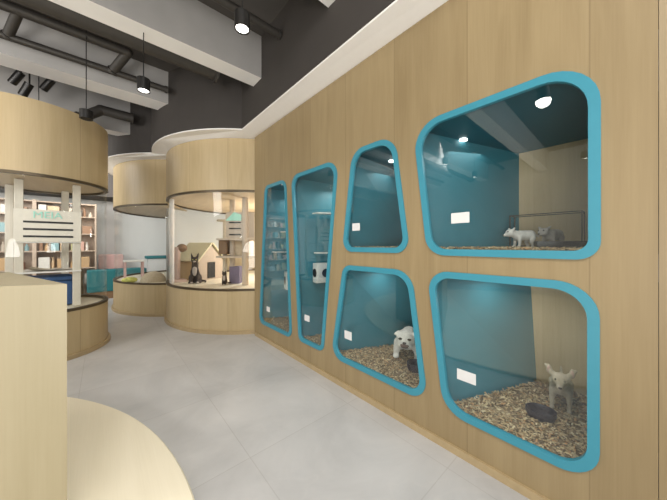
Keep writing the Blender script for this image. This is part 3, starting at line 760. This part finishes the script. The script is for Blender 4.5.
for zz in (1.62, 1.52, 1.42): MB().box(L2(1.63, 4.305, zz), (.19, .02, .022), rz=-.72).build('slot', M_slot, pn)
tg = MB(); a_ = (-.2, 0, 0); b_ = (.12, 0, 0); c_ = (-.02, 0, .16)
for yy in (-.006, .006): tg.quad((-.16, yy, 0), (.10, yy, 0), (.10, yy, .10), (-.02, yy, .14))
o = tg.build('mint_patch', M_mint, pn); o.location = L2(1.630, 4.298, 1.65); o.rotation_euler = (0, 0, -.72)

# pink plush post and small kitten beside cat tree
r = empty('scratching_post', (1.0, 5.36, ZR)); tag(r, 'pink plush scratching post with round knob at left of the wide booth', 'scratching post')
auto_smooth(MB().cyl((0, 0, 0), (0, 0, .62), .045, seg=18).build('post', M_pinkp, r))
MB().ell((.07, 0, .60), (.085, .07, .075)).build('knob', M_brown, r, smooth=True)
MB().ell((-.07, .05, .42), (.06, .05, .15)).build('plush_pad', M_pinkp, r, smooth=True)
MB().box((0, 0, .02), (.26, .26, .04), bevel=.008).build('base', M_pinkp, r)
wp = auto_smooth(MB().cyl((.872, 5.12, ZR), (.872, 5.12, 2.02), .035, seg=18).build('support_post', M_white)); tag(wp, 'slim white post where the two round booths meet', 'post')
mb = MB(); mb.cap((-.03, 0, .05), .045, (.02, 0, .13), .035); mb.ell((.04, 0, .185), (.035, .034, .032))
for s in (-1, 1): mb.cap((.035, s * .02, .205), .012, (.03, s * .03, .245), .004); mb.cap((.03, s * .022, .11), .015, (.04, s * .024, .012), .011)
mb.cap((-.07, 0, .03), .013, (-.10, .09, .02), .01)
kt = blob('kitten', mb, M_catd, .007); tag(kt, 'small dark kitten sitting under the platform of the large cat tree', 'cat'); rot_to(kt, (1.50, 4.42, ZR), -.5, -1)
MB().ell((.045, 0, .12), (.018, .022, .05)).build('chest_patch', M_catw, kt, smooth=True)

# ------------------------------------------------------------------ middle booth contents
ZM = .546
auto = auto_smooth(MB().ell((.37, 6.14, ZM + .055), (.12, .12, .055), seg=24).build('round_cushion', M_yel)); tag(auto, 'yellow green patterned cushion in the middle booth', 'cushion')
auto = MB().ell((0, 0, 0), (.21, .17, .20), seg=28); bmesh.ops.bisect_plane(auto.bm, geom=auto.bm.verts[:] + auto.bm.edges[:] + auto.bm.faces[:], plane_co=(0, 0, 0), plane_no=(0, 0, 1), clear_inner=True)
bmesh.ops.holes_fill(auto.bm, edges=auto.bm.edges)
o = auto_smooth(auto.build('pet_bed', M_beige)); o.location = (.73, 6.08, ZM); tag(o, 'beige dome shaped pet bed beside the yellow cushion', 'pet bed')
r = empty('low_table', (.50, 7.1, ZM)); tag(r, 'small white topped table behind the yellow cushion', 'table')
MB().box((0, 0, .36), (.36, .3, .035), bevel=.006).build('tabletop', M_white, r)
for sx in (-1, 1):
    for sy in (-1, 1): MB().box((sx * .15, sy * .11, .175), (.035, .035, .345)).build('leg', M_pinkf, r)

# ------------------------------------------------------------------ far background
r = empty('bench', (.27, 8.25, 0), .05); tag(r, 'long teal upholstered bench near the back wall', 'bench')
MB().box((.0, 0, .42), (1.1, .4, .50), bevel=.02).build('seat', M_tealf, r); MB().box((0, 0, .09), (1.0, .36, .18)).build('base', M_brown, r)
r = empty('bench', (1.45, 9.1, 0)); tag(r, 'teal bench seen through the middle booth glass', 'bench')
MB().box((0, 0, .90), (1.1, .4, .08), bevel=.02).build('seat', M_tealf, r); MB().box((0, 0, .43), (1.0, .34, .86)).build('base', M_wallw, r)
tag(MB().box((.16, 9.15, .50), (.5, .36, 1.0), bevel=.02).build('display_counter', M_pinkf), 'pink painted counter against the back wall', 'counter')
o = auto_smooth(MB().lathe([(.001, 0), (.55, 0), (.55, .14), (.001, .14)], (-.55, 7.05, 0), 64).build('round_plinth', M_pale), .5); tag(o, 'low round oak plinth on the floor behind the left booth', 'plinth')
o = auto_smooth(MB().cyl((-.50, 8.2, 0), (-.50, 8.2, .72), .17, seg=26).build('wooden_barrel', M_brown)); tag(o, 'brown wooden barrel beside the shop shelves', 'barrel')

# shop shelving with goods
UN = [(-1.62, 8.75), (-.62, 8.75)]
names = ['left-hand shelving unit at the back', 'right-hand shelving unit at the back']
PAL = [(.55, .35, .18), (.62, .52, .42), (.35, .20, .12), (.25, .40, .42), (.70, .66, .60), (.60, .35, .28), (.15, .13, .12), (.45, .42, .22), (.66, .48, .30), (.40, .45, .48)]
MP = [mat('packaging', c + (1,), .6, noise=.25, scale=16) for c in PAL]
lev = [.32, .72, 1.12, 1.52, 1.92]
pb_ = MB().box((0, 0, .5), (1, 1, 1), bevel=.03); PBm = None
def box_mesh():
    m_ = MB().box((0, 0, .5), (1, 1, 1), bevel=.03); o = m_.build('tmp', MP[0]); me = o.data; bpy.data.objects.remove(o); return me
def bottle_mesh():
    m_ = MB().lathe([(.001, 0), (.5, 0), (.5, .62), (.22, .75), (.22, .96), (.26, .96), (.26, 1), (.001, 1)], seg=14); o = m_.build('tmp', MP[0]); me = o.data; bpy.data.objects.remove(o); return me
pb_.bm.free()
bx = [];bt = []
for m_ in MP:
    a = box_mesh(); a.materials.clear(); a.materials.append(m_); bx.append(a)
    b = bottle_mesh(); b.materials.clear(); b.materials.append(m_); bt.append(b)
CN = ['brown', 'beige', 'dark brown', 'grey-blue', 'off-white', 'coral', 'black', 'olive', 'tan', 'slate blue']
NTH = ['first', 'second', 'third', 'fourth', 'fifth', 'sixth', 'seventh', 'eighth', 'ninth', 'tenth', 'eleventh']
ordn = ['lowest', 'second lowest', 'middle', 'second highest', 'top']
rr = random.Random(3)
for ui, (ux, uy) in enumerate(UN):
    r = empty('shelving_unit', (ux, uy, 0)); tag(r, 'tan wooden goods shelving, ' + names[ui], 'shelving', 'shelving units at the back')
    for s in (-1, 1): MB().box((s * .485, 0, 1.12), (.03, .4, 2.24)).build('side_panel', M_shelf, r)
    MB().box((0, .19, 1.12), (.94, .02, 2.24)).build('back_panel', M_shelf, r)
    for z_ in lev + [2.22]: MB().box((0, 0, z_ - .012), (.94, .38, .024)).build('shelf_board', M_shelf, r)
    for li, z_ in enumerate(lev):
        if ui == 3 and li in (0, 4): continue
        x = -.45; cn_ = 0
        while x < .38:
            isb = rr.random() < .45; w_ = rr.uniform(.05, .08) if isb else rr.uniform(.08, .19); h_ = rr.uniform(.15, .27) if li < 4 else rr.uniform(.12, .24)
            w_ = min(w_, .46 - x)
            k = rr.randrange(len(MP))
            o = bpy.data.objects.new('bottle' if isb else 'product_box', (bt if isb else bx)[k]); C.objects.link(o)
            o.location = (ux + x + w_ / 2, uy - .06, z_ + .0005); o.scale = (w_, w_ if isb else .16, h_)
            cn_ += 1
            g_ = '%s on the %s shelf of the %s' % ('bottles' if isb else 'product boxes', ordn[li], names[ui])
            tag(o, '%s %s, %s from left on %s shelf of %s' % (CN[k], 'bottle' if isb else 'product box', NTH[cn_ - 1], ordn[li], ('left-hand back unit', 'right-hand back unit')[ui]), 'bottle' if isb else 'product box', g_)
            x += w_ + rr.uniform(.01, .05)
# fill light added to brighten the wide booth, hidden at its right-hand side
l = bpy.data.lights.new('booth_lamp', 'POINT'); l.energy = 80; l.shadow_soft_size = .12; l.color = (1, .98, .96)
o = bpy.data.objects.new('booth_lamp', l); C.objects.link(o); o.location = (2.70, 4.75, 1.45)
